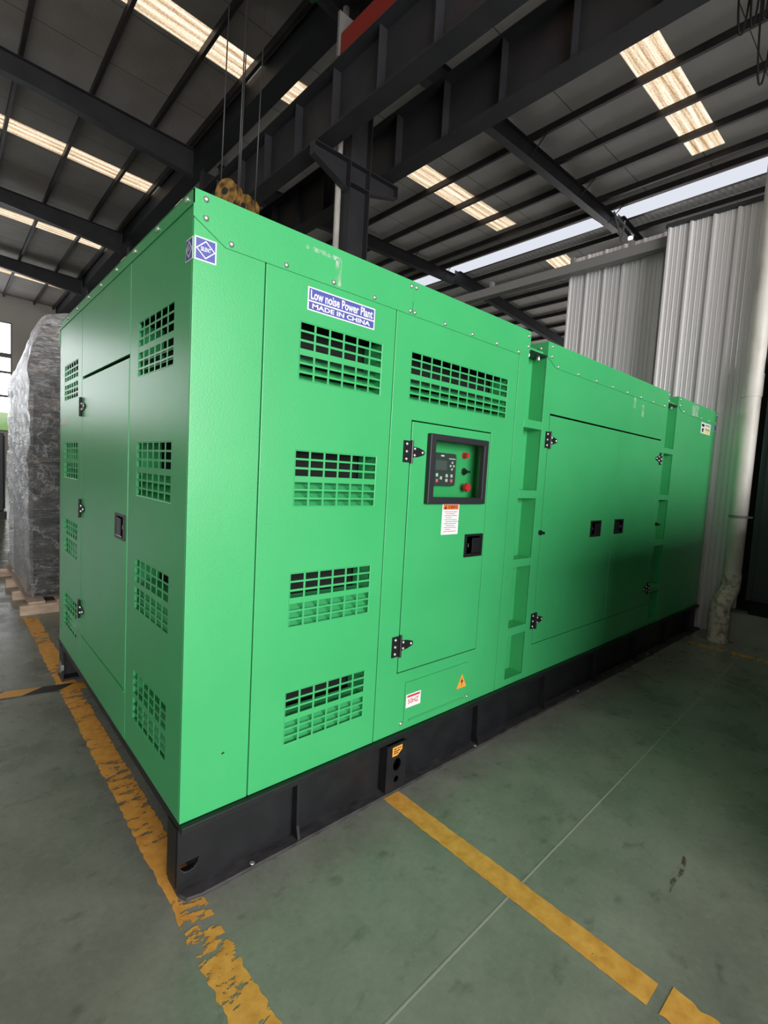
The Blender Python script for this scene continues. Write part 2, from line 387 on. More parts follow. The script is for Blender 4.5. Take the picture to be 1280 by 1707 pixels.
# far wall with its windows, side and back walls
mb = MB(); us = [-14, -13, -9.2, -8.6, -4.8, -4.2, -0.5, 0.0, 3.25, 40]; vs = [0, 3.0, 10.3, 13]
mb.sheet(lambda u, v, d: (u, 41+d, v), us, vs, lambda i, jj: not (jj == 1 and i in (1, 3, 5, 7)), 0, 0.3)
struct('wall_back', mb, M_WALL)
for k, (a, b) in enumerate(((0.0, 3.25), (-4.2, -0.5), (-8.6, -4.8), (-13, -9.2))):
    w = struct('window_%d' % (k+1), MB().box(a, b, 41.12, 41.16, 3.0, 10.3), M_WINDOW)
    f = MB()
    vsf = [3.0, 3.08, 5.3, 5.45, 6.9, 7.05, 7.95, 8.25, 10.22, 10.3]
    usf = [a, a+.08, (a+b)/2-.04, (a+b)/2+.04, b-.08, b]
    f.sheet(lambda u, v, d: (u, 41.04+d, v), usf, vsf, lambda i, jj: i in (0, 2, 4) or jj % 2 == 0, 0, 0.07)
    struct('window_frame', f, M_RAIL, parent=w)
mb = MB(); mb.sheet(lambda u, v, d: (-14+d, u, v), [-12, -2, 20, 41], [0, 2.5, 7.5, 13], lambda i, jj: not (i == 1 and jj == 1), -0.3, 0)
struct('wall_left', mb, M_WALL)
mb = MB(); mb.sheet(lambda u, v, d: (u, -12+d, v), [-14, -7, 4, 40], [0, 0.3, 6.3, 13], lambda i, jj: not (i == 1 and jj < 2), -0.3, 0)
struct('wall_front', mb, M_WALL)
# roof: three slopes; z1 crane bay, z2 side bay up to the ridge light, z3 beyond it (levels of the purlin undersides)
z1 = lambda x: 12.02 - 0.05*x
z2 = lambda x: 11.66 + 0.008*(x-6.5)
z3 = lambda x: 12.0 - 0.095*(x-19.4)
PD = 0.2
def slope(mb, x0, x1, zf, skip):
    ys = sorted({-12, 41, *[q for ab in skip for q in ab]})
    mb.sheet(lambda u, v, d: (u, v, zf(u)+PD+d), [x0, x1], ys, lambda i, jj: not any(abs(ys[jj]-a) < 1e-6 for a, b in skip), 0, 0.08)
SK1 = [(3.4, 4.3), (10.95, 11.85), (19.0, 19.9), (26.5, 27.35), (35.2, 36.1)]
SK2 = [(3.42, 4.3), (10.6, 11.55), (19.0, 19.9), (27.0, 27.9), (35.2, 36.1)]
mb = MB(); slope(mb, -14, 6.0, z1, SK1); struct('ceiling_1', mb, M_ROOF_SHADED)
mb = MB(); slope(mb, 6.2, 16.9, z2, SK2); slope(mb, 16.9, 18.45, z2, []); bmesh.ops.remove_doubles(mb.bm, verts=mb.bm.verts, dist=1e-4); struct('ceiling_2', mb, M_ROOF)
SK3 = [(11.2, 12.1)]
mb = MB(); slope(mb, 20.5, 38, z3, []); struct('ceiling_3', mb, M_ROOF)
mb = MB(); nx = 0
us = [19.45, 20.5]; ys = [-12+0.1*k for k in range(531)]
mb.sheet(lambda u, v, d: (u, v, z3(u)+PD+d+0.012*(int(round((v+12)*10)) % 2)), us, ys, lambda i, jj: True, 0, 0.03)
struct('ceiling_4', mb, M_CORRROOF)
wn = 5
for zf, x0, x1, sk in ((z1, -14, 5.72, SK1), (z2, 6.2, 16.9, SK2)):
    for a, b in sk:
        mb = MB(); mb.sheet(lambda u, v, d: (u, v, zf(u)+PD+0.02+d), [x0, x1], [a, b], lambda i, jj: True, 0, 0.02)
        struct('window_%d' % wn, mb, M_SKYLIGHT); wn += 1
mb = MB(); mb.sheet(lambda u, v, d: (u, v, z2(18.45)+PD+0.05+d), [18.45, 19.45], [-12, 41], lambda i, jj: True, 0, 0.02)
struct('window_%d' % wn, mb, M_RIDGE)
for k, (ya, yb) in enumerate(((10.6, 11.6), )):
    mb = MB(); mb.sheet(lambda u, v, d: (u, v, z3(u)+PD-0.012+d), [20.6, 22.4], [ya, yb], lambda i, jj: True, 0, 0.006)
    struct('window_%d' % (wn+1), mb, M_SKYLIGHT)
# valley gutter over the column line
mb = MB(); mb.box(5.72, 6.22, -12, 40.9, 11.30, 11.42).box(5.72, 5.80, -12, 40.9, 11.42, 11.9).box(6.14, 6.22, -12, 40.9, 11.42, 11.84)
struct('trim_2', mb, M_GUTTER)

# purlins
def purlin(x, zf, label, group):
    z = zf(x); mb = MB()
    mb.prism([(x-.04, -11.9, z), (x+.05, -11.9, z), (x+.05, -11.9, z+.012), (x-.028, -11.9, z+.012), (x-.028, -11.9, z+PD-.002), (x-.04, -11.9, z+PD-.002)], (0, 52.8, 0))
    return tag(make('roof_purlin', mb, M_PURLIN, loc=(x, -11.9, z)), label, 'purlin', group, 'thing')
for k, x in enumerate((5.55, 4.45, 2.78, 1.12, -0.55, -2.2, -3.85, -5.5)):
    purlin(x, z1, 'dark steel roof purlin above the crane hook, %s from the valley gutter' % ORD[k], 'purlins over the crane bay')
for k, x in enumerate((17.95, 17.2, 15.7, 14.2, 12.65, 11.1, 9.55, 8.0)):
    purlin(x, z2, 'dark steel roof purlin over the column side bay, %s from the white ridge light' % ORD[k], 'purlins over the side bay')
for k, x in enumerate((19.5, 20.5, 21.9, 23.4, 24.9, 26.4, 27.9, 29.4, 30.9, 32.4)):
    purlin(x, z3, 'dark steel roof purlin beyond the white ridge light, %s after it' % ORD[k], 'purlins beyond the ridge light')

# rafters: welded I sections with tapering webs
def rafter_piece(y, x0, x1, zf, d0, d1, parent):
    e = 0.004
    mb = MB(); mb.prism([(x0, y-.006, zf(x0)-e-d0), (x1, y-.006, zf(x1)-e-d1), (x1, y-.006, zf(x1)-e), (x0, y-.006, zf(x0)-e)], (0, .012, 0))
    make('web', mb, M_STEEL, parent)
    mb = MB(); mb.prism([(x0, y-.13, zf(x0)-e-d0), (x1, y-.13, zf(x1)-e-d1), (x1, y-.13, zf(x1)-e-d1-.016), (x0, y-.13, zf(x0)-e-d0-.016)], (0, .26, 0))
    make('bottom_flange', mb, M_STEEL, parent)
    mb = MB(); mb.prism([(x0, y-.13, zf(x0)-e), (x1, y-.13, zf(x1)-e), (x1, y-.13, zf(x1)-e-.014), (x0, y-.13, zf(x0)-e-.014)], (0, .26, 0))
    make('top_flange', mb, M_STEEL, parent)
where = ['over the tall column behind the generator', 'second frame past the tall column', 'third frame, above the wrapped load',
         'fourth frame down the hall', 'last frame before the far wall']
for k, y in enumerate(FR[1:5]):
    r = thing('roof_rafter', 'dark I-section roof rafter of the crane hook bay, ' + where[k], 'rafter', (5.7, y, z1(5.7)), 'rafters of the crane bay', 'thing')
    rafter_piece(y, -13.9, 1.5, z1, 0.55, 0.55, r); rafter_piece(y, 1.5, 5.7, z1, 0.55, 0.82, r)
for k, y in enumerate(FR[1:5]):
    r = thing('roof_rafter', 'dark tapered roof rafter of the ridge light bay, ' + where[k], 'rafter', (6.55, y, z2(6.55)), 'rafters of the side bay', 'thing')
    rafter_piece(y, 6.56, 11.5, z2, 0.72, 0.5, r); rafter_piece(y, 11.5, 18.9, z2, 0.5, 0.42, r); rafter_piece(y, 18.9, 34, z3, 0.55, 0.5, r)
    for x in (12.65, 15.7, 17.95):
        mb = MB(); mb.tube([(x, y+.08, z2(x)-.46), (x, y+.62, z2(x)+.02)], .018, 6).tube([(x, y-.08, z2(x)-.46), (x, y-.62, z2(x)+.02)], .018, 6)
        make('knee_brace', mb, M_STEEL, r)

# columns on the valley line with their crane brackets
CX0, CX1 = 5.98, 6.54
cw = ['behind the green generator with a white downpipe', 'on the second frame, mostly behind the generator', 'on the third frame beyond the generator end',
      'on the fourth frame far down the hall', 'on the last frame before the far wall']
for k, y in enumerate(FR[1:5]):
    c = thing('steel_column', 'dark grey I-section steel column ' + cw[k], 'column', (6.26, y, 0), 'columns on the valley line', 'thing')
    y0, y1 = y-.16, y+.16
    make('web', MB().box(CX0+.02, CX1-.02, y-.008, y+.008, 0, 11.25), M_STEEL, c)
    make('flange', MB().box(CX0, CX0+.02, y0, y1, 0, 11.25), M_STEEL, c)
    make('flange', MB().box(CX1-.02, CX1, y0, y1, 0, 11.25), M_STEEL, c)
    make('base_plate', MB().box(CX0-.02, CX1+.02, y0-.06, y1+.06, 0.0, .03), M_STEEL, c)
    make('stiffener', MB().box(CX0+.02, CX1-.02, y0, y1, 7.76, 7.78), M_STEEL, c); make('stiffener', MB().box(CX0+.02, CX1-.02, y-.14, y1, 8.2, 8.22), M_STEEL, c)
    for s, xa, xb in ((-1, CX0, 5.08), (1, CX1, 7.38)):
        b = MB(); b.prism([(xa, y-.008, 8.22), (xb, y-.008, 8.22), (xb, y-.008, 7.98), (xa, y-.008, 7.62 if s < 0 else 7.75)], (0, .016, 0))
        b.box(xa, xb, y-.14, y+.03, 8.205, 8.225)
        b.prism([(xa, y-.14, 7.62 if s < 0 else 7.75), (xb, y-.14, 7.98), (xb, y-.14, 7.96), (xa, y-.14, 7.60 if s < 0 else 7.73)], (0, .17, 0))
        b.box(xb-.008, xb+.008, y-.14, y+.03, 7.96, 8.22)
        make('crane_bracket', b, M_STEEL, c)

# crane runway girders
def girder(xc, label):
    g = thing('crane_runway_girder', label, 'girder', (xc, -11, 8.23), 'crane runway girders', 'thing')
    zb, zt = 8.23, 9.36
    make('bottom_flange', MB().box(xc-.2, xc+.2, -11.5, 40.5, zb, zb+.022), M_STEEL, g)
    make('web', MB().box(xc-.007, xc+.007, -11.5, 40.5, zb+.022, zt-.022), M_STEEL, g)
    make('top_flange', MB().box(xc-.26, xc+.26, -11.5, 40.5, zt-.022, zt), M_STEEL, g)
    make('crane_rail', MB().box(xc-.035, xc+.035, -11.5, 40.5, zt, zt+.06), M_STEEL, g)
    st = MB().box(-.19, .19, -.006, .006, .022, zt-zb-.022)
    bm = st.bm; me = bpy.data.meshes.new('stiffener'); bmesh.ops.recalc_face_normals(bm, faces=bm.faces[:]); bm.to_mesh(me); bm.free(); me.materials.append(M_STEEL)
    y = -4.0
    while y < 34: put('stiffener', me, g, (xc, y, zb)); y += 1.35
girder(5.32, 'dark crane runway girder carrying the red carriage, hook side of the column')
girder(7.02, 'dark crane runway girder on the ridge light side of the column')

# overhead crane
c = thing('overhead_crane', 'red overhead travelling crane on the runway girder above the generator', 'crane', (5.32, 5.85, 9.42))
mb = MB(); mb.box(5.14, 5.5, 4.5, 6.62, 9.46, 9.86); make('end_carriage', mb, M_CRANERED, c, bevel=.02)
mb = MB(); mb.box(5.1, 5.54, 6.62, 6.68, 9.44, 10.25); make('buffer_plate', mb, M_RAIL, c)
for y in (4.85, 6.3):
    mb = MB(); mb.tube([(5.26, y, 9.55), (5.38, y, 9.55)], .13, 18); make('wheel', mb, M_STEEL, c)
mb = MB(); mb.box(-9, 5.5, 4.62, 5.1, 9.88, 10.7); make('bridge_girder', mb, M_CRANERED, c, bevel=.02)
mb = MB(); mb.prism([(5.12, 4.5, 9.86), (5.12, 5.25, 9.86), (4.7, 5.2, 10.2), (4.7, 4.55, 10.2)], (.4, 0, .1)); make('gusset', mb, M_CRANERED, c)
mb = MB(); mb.tube([(3.55, 6.2, 9.87), (4.35, 6.2, 9.87)], .2, 16)
for k in range(9): mb.tube([(3.6+.085*k, 6.2, 9.87), (3.63+.085*k, 6.2, 9.87)], .23, 16)
make('hoist_motor', mb, M_HOISTGREEN, c)
mb = MB(); mb.box(2.6, 3.7, 5.9, 6.8, 9.72, 10.2); make('trolley', mb, M_CRANERED, c)
# hook block hanging on four ropes
h = thing('crane_hook_block', 'worn yellow twin-sheave hook block hanging on steel ropes above the generator', 'hook block', (3.0, 6.2, 5.6))
HA = Vector((.89, .46, 0)).normalized(); side = Vector((HA.y, -HA.x, 0))
def sheave(C):
    r = .205; C = Vector(C)
    for sg in (-1, 1):
        pts = []
        for k in range(24):
            a = 2*math.pi*k/24; pts.append(C + HA*(sg*.085 - .008) + side*(r*math.cos(a)) + Vector((0, 0, (r if math.sin(a) > 0 else r*1.5)*math.sin(a))))
        mb = MB(); mb.prism(pts, HA*.016); make('cheek_plate', mb, M_HOOK, h, bevel=.005)
    mb = MB(); mb.tube([C-HA*.075, C-HA*.02], .18, 24).tube([C-HA*.02, C+HA*.02], .15, 24).tube([C+HA*.02, C+HA*.075], .18, 24)
    make('sheave', mb, M_HOOK, h, smooth='auto')
    mb = MB(); mb.tube([C-HA*.11, C+HA*.11], .055, 16); make('axle', mb, M_STEEL, h, smooth='auto')
    return C
A = sheave((2.98, 6.50, 6.03)); B = sheave((3.40, 6.72, 6.03))
mb = MB(); mb.box(3.06, 3.32, 6.45, 6.78, 5.5, 5.78); make('crosshead', mb, M_HOOK, h, bevel=.02)
mb = MB(); mb.tube([(3.19, 6.61, 5.5), (3.19, 6.61, 5.36), (3.13, 6.68, 5.24), (3.11, 6.70, 5.12), (3.19, 6.61, 5.02), (3.28, 6.51, 5.08), (3.30, 6.49, 5.18)], .045, 10, r_end=.02)
make('hook', mb, M_STEEL, h, smooth=True)
for C in (A, B):
    for s in (-1, 1):
        q = C + side*(s*.17)
        mb = MB(); mb.tube([q, (q.x+.02, q.y-.12, 9.72)], .011, 8); make('wire_rope', mb, M_ROPE, h, smooth=True)
# festoon cable loops near the roof
for k, (x, y, d, zl, la) in enumerate(((8.75, .98, .28, 8.72, 'short black festoon cable loops hanging below the roof near the frame corner'),
                                       (9.55, .85, .30, 8.35, 'long black festoon cable loop hanging lower than the loops beside it'))):
    f = thing('festoon_cable', la, 'cable', (x, y, zl))
    for q in range(3 if k == 0 else 2):
        mb = MB(); pts = []
        dd = d*(1-.25*q)
        for i in range(15):
            u = -1+2*i/14
            pts.append((x+.10*q+u*dd*.55, y-.12*q-u*dd*.35, zl+.10*q+(11.6-zl)*abs(u)**2.6))
        mb.tube(pts, .016, 6); make('cable_loop', mb, M_CABLE, f, smooth=True)
# lamp bracket under the ridge light
l_ = thing('ridge_lamp', 'bright lamp on a V-shaped steel bracket under the white ridge light', 'lamp', (18.6, 7.2, 10.9))
mb = MB(); mb.tube([(17.95, 7.12, 11.65), (18.5, 7.0, 10.75)], .035, 8).tube([(18.9, 7.12, 11.65), (18.5, 7.0, 10.75)], .035, 8).tube([(17.9, 7.1, 11.55), (19.3, 6.9, 11.2)], .03, 8)
make('bracket', mb, M_RAIL, l_)
mb = MB(); mb.dome((19.25, 7.0, 11.12), (0, 0, -1), .09, .10, 12).dome((19.25, 7.0, 11.12), (0, 0, 1), .09, .07, 12); make('bulb', mb, M_LAMP, l_, smooth=True)

# ------------------------------------------------------------------ partition of the side bay
def corrugated(x, y0, y1, z0, z1_, pitch, h=0.03):
    """vertical trapezoid-ribbed sheet facing -X"""
    prof = []; y = y1
    while y > y0+1e-4:
        e = max(y-pitch, y0)
        for a, hh in ((0, 0), (.010, h), (.032, h), (.042, 0)):
            if y-a > e: prof.append((y-a, hh))
        for g in (.30, .52, .74):
            q = y-pitch*g
            if q-.012 > e: prof += [(q, 0), (q-.004, .004), (q-.010, .004), (q-.014, 0)]
        y = e
    prof.append((y0, 0))
    mb = MB()
    pts = [(x-hh, yy, z0) for yy, hh in prof] + [(x+.02, y0, z0), (x+.02, y1, z0)]
    mb.prism(pts, (0, 0, z1_-z0)); return mb
struct('wall_right', corrugated(5.975, -0.36, 0.735, 0.0, 4.74, .236), M_CORR)
struct('wall_right_2', corrugated(6.30, 0.70, 2.16, 0.0, 4.86, .251, .022), M_CORR)
mb = MB(); mb.box(5.975, 6.32, .715, .745, 0, 4.74); struct('trim_3', mb, M_RAIL)
mb = MB(); mb.box(5.93, 6.14, -.36, .75, 4.74, 4.78); struct('trim_4', mb, M_STEEL)
t = thing('sliding_door_rail', 'grey sliding door head rail crossing the ribbed grey panel', 'rail', (6.1, 3.5, 4.6))
make('rail', MB().box(6.06, 6.20, .74, 7.0, 4.575, 4.70), M_RAIL, t)
for y in (1.2, 2.0, 3.4):
    make('hanger', MB().box(6.09, 6.17, y, y+.05, 4.70, 4.80), M_RAIL, t)
mb = MB(); mb.box(6.22, 6.30, .745, 1.25, 2.86, 2.92); struct('trim_5', mb, M_RAIL)
mb = MB(); mb.box(5.70, 8.5, -8, -.185, 0, .31); struct('trim_6', mb, M_CONC)
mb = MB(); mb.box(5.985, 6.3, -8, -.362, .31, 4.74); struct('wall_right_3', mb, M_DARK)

# downpipes
d = thing('drainpipe', 'stained white plastic downpipe with an elbow beside the ribbed grey wall', 'pipe', (5.62, -.36, 0))
px, py = 5.80, -.33
make('pipe', MB().tube([(px, py, .60), (px, py, 11.3)], .085, 24), M_PIPE, d, smooth='auto')
mb = MB(); mb.tube([(px, py, .72), (px, py, .60), (px-.025, py+.003, .54), (px-.09, py+.012, .49), (px-.16, py+.022, .44), (px-.20, py+.028, .38), (px-.21, py+.03, .30), (px-.21, py+.03, .24)], .092, 24)
make('elbow', mb, M_OLDPIPE, d, smooth='auto')
fx, fy = px-.21, py+.03
mb = MB(); mb.tube([(fx, fy, .02), (fx, fy, .29)], .096, 24).tube([(fx, fy, .0), (fx, fy, .035)], .104, 24).tube([(fx, fy, .265), (fx, fy, .285)], .101, 24)
make('foot_socket', mb, M_OLDPIPE, d, smooth='auto')
mb = MB(); mb.tube([(px, py, 2.62), (px, py, 2.86)], .092, 24); make('coupling', mb, M_PIPE, d, smooth='auto')
mb = MB(); mb.tube([(px, py, 1.33), (px, py, 1.36)], .09, 24).box(px-.01, px+.012, py-.13, py-.08, 1.335, 1.355); make('clamp', mb, M_RAIL, d)
d = thing('drainpipe', 'white downpipe running down the dark steel column behind the generator', 'pipe', (5.86, 7.5, 0))
make('pipe', MB().tube([(5.87, 7.51, 0), (5.87, 7.51, 11.3)], .066, 20), M_PIPE, d, smooth='auto')
make('coupling', MB().tube([(5.87, 7.51, 5.6), (5.87, 7.51, 5.75)], .072, 20), M_PIPE, d, smooth='auto')
# navy cabinet on the kerb
n_ = thing('steel_cabinet', 'dark navy steel cabinet on the concrete kerb beside the downpipe', 'cabinet', (5.75, -1.2, .31))
make('body', MB().box(5.76, 5.975, -1.9, -.475, .46, 3.02), M_NAVY, n_, bevel=.01)
make('base', MB().box(5.80, 5.975, -1.86, -.51, .31, .46), M_DARK, n_)
make('door', MB().box(5.735, 5.757, -1.88, -.535, .50, 2.98), M_NAVY, n_, bevel=.004)
lb = make('label', MB().box(5.73, 5.734, -.70, -.545, 2.60, 2.74), M_WHITE, n_)
mb = MB(); mb.tube([(5.722, -.575, 2.83), (5.734, -.575, 2.83)], .05, 18); make('dial', mb, M_WHITE, n_)
mb = MB(); mb.tube([(5.731, -.57+.02*math.cos(a*.5), 1.86+.003*a) for a in range(14)], .004, 5); make('chalk_mark', mb, M_GREYPRINT, n_)

# ================================================================== FLOOR MARKINGS
def ragged_strip(name, x0, x1, y0, y1, m, label, amp=.011, step=.009, z=.0012):
    mb = MB(); n = int((y1-y0)/step); L = []; R = []
    for i in range(n+1):
        y = y0+(y1-y0)*i/n
        L.append(mb.bm.verts.new((x0+amp*(noise.noise((y*5, 1.3, 0))*.6+noise.noise((y*31, 1.3, 5))*.8), y, z)))
        R.append(mb.bm.verts.new((x1+amp*(noise.noise((y*6, 7.7, 2))*.6+noise.noise((y*35, 3.7, 2))*.8), y, z)))
    for i in range(n): mb._f([L[i], R[i], R[i+1], L[i+1]])
    o = make(name, mb, m, loc=((x0+x1)/2, y0, 0)); return tag(o, label, 'floor tape')
ragged_strip('floor_tape', -.035, .078, -6.0, 4.12, M_TAPE, 'long chipped yellow floor tape running under the generator end toward the wrapped load')
ragged_strip('floor_tape', .975, 1.078, -1.275, .02, M_TAPE2, 'yellow floor tape running straight out from the side of the generator skid', .004)
ragged_strip('floor_tape',   .985, 1.10, -2.2, -1.31, M_TAPE2, 'torn end piece of yellow floor tape in the bottom corner', .02)
ragged_strip('floor_tape', 5.2, 5.3, -.9, -.12, M_TAPE3, 'faded brown floor tape near the foot of the downpipe')
mb = MB(); pts = [(-.9, 2.40), (-.35, 2.25), (-.1, 2.20), (.05, 2.15), (.13, 2.12), (.2, 2.14)]
vs = [(mb.bm.verts.new((x, y+.055, .003+.004*(i % 2))), mb.bm.verts.new((x, y-.055, .003+.002*(i % 2)))) for i, (x, y) in enumerate(pts)]
for a, b in zip(vs, vs[1:]): mb._f([a[0], a[1], b[1], b[0]])
tag(make('hazard_tape', mb, M_HAZARD, loc=(-.3, 2.2, 0)), 'loose black and yellow hazard tape lying across the floor at the generator corner', 'hazard tape')
mb = MB(); pts = [(1.50, -1.17), (1.58, -1.148), (1.64, -1.16), (1.78, -1.135), (1.76, -1.155), (1.66, -1.172), (1.58, -1.166)]
f = mb._f([mb.bm.verts.new((x, y, .001)) for x, y in pts])
st = struct('trim_7', mb, M_RUST)

# ================================================================== WRAPPED LOAD
t = thing('wooden_pallet', 'pale wooden pallet under the plastic-wrapped load', 'pallet', (.9, 5.2, 0))
for y in (4.16, 4.84, 5.5, 6.2):
    make('bearer', MB().box(-.05, 1.8, y, y+.1, .0, .10), M_WOOD, t)
for k in range(8):
    x = .02+.24*k; make('deck_board', MB().box(x, x+.14, 4.18, 6.3, .10, .125), M_WOOD, t)
w = thing('wrapped_machine', 'tall dark machine wrapped in shiny clear stretch film behind the generator', 'wrapped load', (.9, 5.3, .125))
mb = MB(); mb.box(.09, 1.7, 4.40, 6.2, .13, 2.25); make('machine_body', mb, M_CRATE, w, bevel=.02)
mb = MB(); mb.box(.25, 1.55, 4.55, 6.0, 2.25, 2.80); make('top_unit', mb, M_CRATE, w, bevel=.05)
bm = bmesh.new(); bmesh.ops.create_cube(bm, size=1)
bmesh.ops.subdivide_edges(bm, edges=bm.edges[:], cuts=44, use_grid_fill=True)
for v in bm.verts:
    x, y, z = v.co.x+.5, v.co.y+.5, v.co.z+.5
    X = .045+1.72*x; Y = 4.33+1.98*y; Z = .13+2.86*z
    if z > .82:
        k = (z-.82)/.18; X += (.5-x)*.30*k**1.6; Y += (.5-y)*.10*k**1.6; Z += .05*math.sin(x*9+y*5)*k - .20*k*max(0, y-.15)
    p = Vector((X*2.4, Y*1.2, Z*5.5)); n1 = noise.noise(p); n2 = noise.noise(Vector((X*7, Y*4, Z*17))); n3 = noise.noise(Vector((X*1.3, Y*1.1, Z*1.2)))
    d = .028*n1 + .014*n2 + .02*n3
    if x < .01: X += d
    if x > .99: X -= d
    if y < .01: Y += d
    if z > .99: Z += d
    v.co = Vector((X, Y, Z))
mb = MB(); mb.bm.free(); mb.bm = bm; make('stretch_film', mb, M_FILM, w, smooth=True)
# dark machinery further back at the edge of the picture
t = thing('machine_unit', 'dark machine standing on the floor beneath the far window', 'machine', (-.4, 14.2, 0))
make('body', MB().box(-1.6, .58, 13.55, 15.3, .14, 2.05), M_CRATE, t, bevel=.02)
make('skid', MB().box(-1.65, .63, 13.5, 15.35, 0, .14), M_BLACK, t)
make('rib', MB().box(.58, .61, 13.6, 13.7, .2, 2.0), M_BLACK, t)
# machine added out of view, sized to shade the generator's lower long side
t = thing('machine_unit', 'low dark machine across the aisle facing the green generator', 'machine', (3.7, -3.1, 0))
make('body', MB().box(1.75, 5.6, -4.2, -2.03, .2, 1.80), M_CRATE, t, bevel=.02)
make('skid', MB().box(1.7, 5.64, -4.25, -1.98, 0, .2), M_BLACK, t)
make('roof_cap', MB().box(1.72, 5.63, -4.23, -2.0, 1.74, 1.86), M_CRATE, t, bevel=.01)

# ================================================================== THE GENERATOR
L_, W_, H_ = 5.917, 2.39, 2.5
ZB = .283
G = thing('generator_set', 'bright green soundproof generator on a black skid base', 'generator', (2.95, 1.2, 0))

# ---- skid base
b = MB()
hus = [0.003*k for k in range(31)] + [L_]; hvs = [.014] + [.070+.003*k for k in range(17)] + [.268]
inD = lambda x, z: z < .114 and ((x-.045)/.035)**2 + ((.114-z)/.038)**2 < 1
b.sheet(FRONT, hus, hvs, lambda i, jj: not inD((hus[i]+hus[i+1])/2, (hvs[jj]+hvs[jj+1])/2), .010, .022)   # web with its lifting hole
b.box(0, L_, -.026, .11, .255, .281)                    # top flange
rail = make('skid_rail', b, M_BLACK, G, bevel=.003)
b = MB(); b.prism([(.070, -.052, 0), (L_, -.052, 0), (L_, .11, 0), (0, .11, 0), (0, .0, 0), (.018, -.040, 0)], (0, 0, .016))
make('bottom_flange', b, M_DUSTY, rail, bevel=.003)
b = MB(); b.box(0, L_, W_-.022, W_-.010, .014, .268).box(0, L_, W_-.11, W_+.02, .255, .281).box(0, L_, W_-.11, W_+.05, 0, .016)
make('skid_rail', b, M_BLACK, G, bevel=.003)
b = MB(); b.box(0.0, .14, .112, W_-.112, .245, .281); make('end_beam', b, M_BLACK, G, bevel=.003)
b = MB(); b.box(L_-.14, L_, .112, W_-.112, .10, .281); make('end_beam', b, M_BLACK, G, bevel=.003)
b = MB(); b.box(1.0, 1.15, .14, W_-.14, .03, .25); make('cross_member', b, M_BLACK, G)
b = MB(); b.box(3.6, 3.75, .14, W_-.14, .03, .25); make('cross_member', b, M_BLACK, G)
for yy in (0.028, W_-.11):
    b = MB(); b.box(-.002, .012, yy, yy+.085, .016, .252); make('end_post', b, M_BLACK, G)
b = MB(); b.tube([(0.012, W_-.07, .10), (-.006, W_-.07, .10)], .045, 20); make('lifting_eye', b, M_RAIL, G)
st = bmesh.new(); q = MB(); q.prism([(0, .008, .016), (0, -.046, .016), (0, -.03, .07), (0, -.024, .254), (0, .008, .254)], (.012, 0, 0))
me_st = bpy.data.meshes.new('stiffener'); bmesh.ops.recalc_face_normals(q.bm, faces=q.bm.faces[:]); q.bm.to_mesh(me_st); q.bm.free(); me_st.materials.append(M_BLACK)
for x in (.487, 1.74, 2.5, 3.3, 4.1, 4.9, 5.6): put('stiffener', me_st, G, (x, 0, 0))
b = MB()
def holeplate(b, x0, x1, y0, y1, z0, z1_, holes):
    b.sheet(FRONT, *holes, y0, y1)
us = [1.0] + [1.030+.002*k for k in range(33)] + [1.115]; vs = [.004] + [.048+.002*k for k in range(67)] + [.254]
def lug_hole(x, z): return ((x-1.062)/.027)**2 + ((z-.145)/.033)**2 < 1 or ((x-1.062)/.016)**2 + ((z-.068)/.016)**2 < 1
b.sheet(FRONT, us, vs, lambda i, jj: not lug_hole((us[i]+us[i+1])/2, (vs[jj]+vs[jj+1])/2), -.045, -.035)
b.box(.99, 1.0, -.045, .008, .004, .254).box(1.115, 1.125, -.045, .008, .004, .254)
lug = make('lifting_bracket', b, M_BLACK, G)
mb = MB(); mb.prism([(1.025, -.0465, .195), (1.06, -.0465, .195), (1.092, -.0465, .218), (1.092, -.0465, .243), (1.025, -.0465, .243)], (0, .001, 0)); lab = make('amber_sticker', mb, M_YELLOWORANGE, lug)
mb = MB()
for zz, xa, xb in ((.229, 1.034, 1.052), (.229, 1.058, 1.070), (.229, 1.074, 1.084), (.217, 1.034, 1.078), (.207, 1.034, 1.064)): mb.box(xa, xb, -.0472, -.0465, zz, zz+.005)
make('small_print', mb, M_BLACKPRINT, lug)
for x in (.28, 1.72, 3.0, 4.4): 
    b = MB(); b.dome((x, -.036, .016), (0, 0, 1), .011, .004, 10); make('flange_bolt', b, M_ZINC, G)

# ---- inner core (dark, behind the panel joints) and floor
b = MB(); b.box(.14, 2.03, .14, W_-.03, .29, 2.44).box(2.27, 4.38, .14, W_-.03, .29, 2.43).box(4.68, L_-.03, .14, W_-.03, .29, 2.43)
# the recess behind the control window stays open
make('interior', b, M_DARK, G)

VT = [2.173, 1.670, 1.168, .664]           # vent top heights
RT = [0, .028, .036, .064, .073, .100, .125, .152, .160, .187, .195, .220]   # cell edges down from the top
def vent_edges(u0, u1, n, bar=.0095):
    c = (u1-u0-(n-1)*bar)/n; e = []
    for k in range(n): e += [u0+k*(c+bar), u0+k*(c+bar)+c]
    return e
def panel(plane, name, u0, u1, v0, v1, holes, parent, d0=0.0, d1=.012, m=M_GREEN, bevel=.0025):
    us = sorted({u0, u1, *[q for h in holes for q in h[:2]]}); vs = sorted({v0, v1, *[q for h in holes for q in h[2:]]})
    def filled(i, jj):
        cu, cv = (us[i]+us[i+1])/2, (vs[jj]+vs[jj+1])/2
        return not any(a < cu < b_ and c < cv < e for a, b_, c, e in holes)
    mb = MB(); mb.sheet(plane, us, vs, filled, d0, d1); return make(name, mb, m, parent, bevel=bevel)
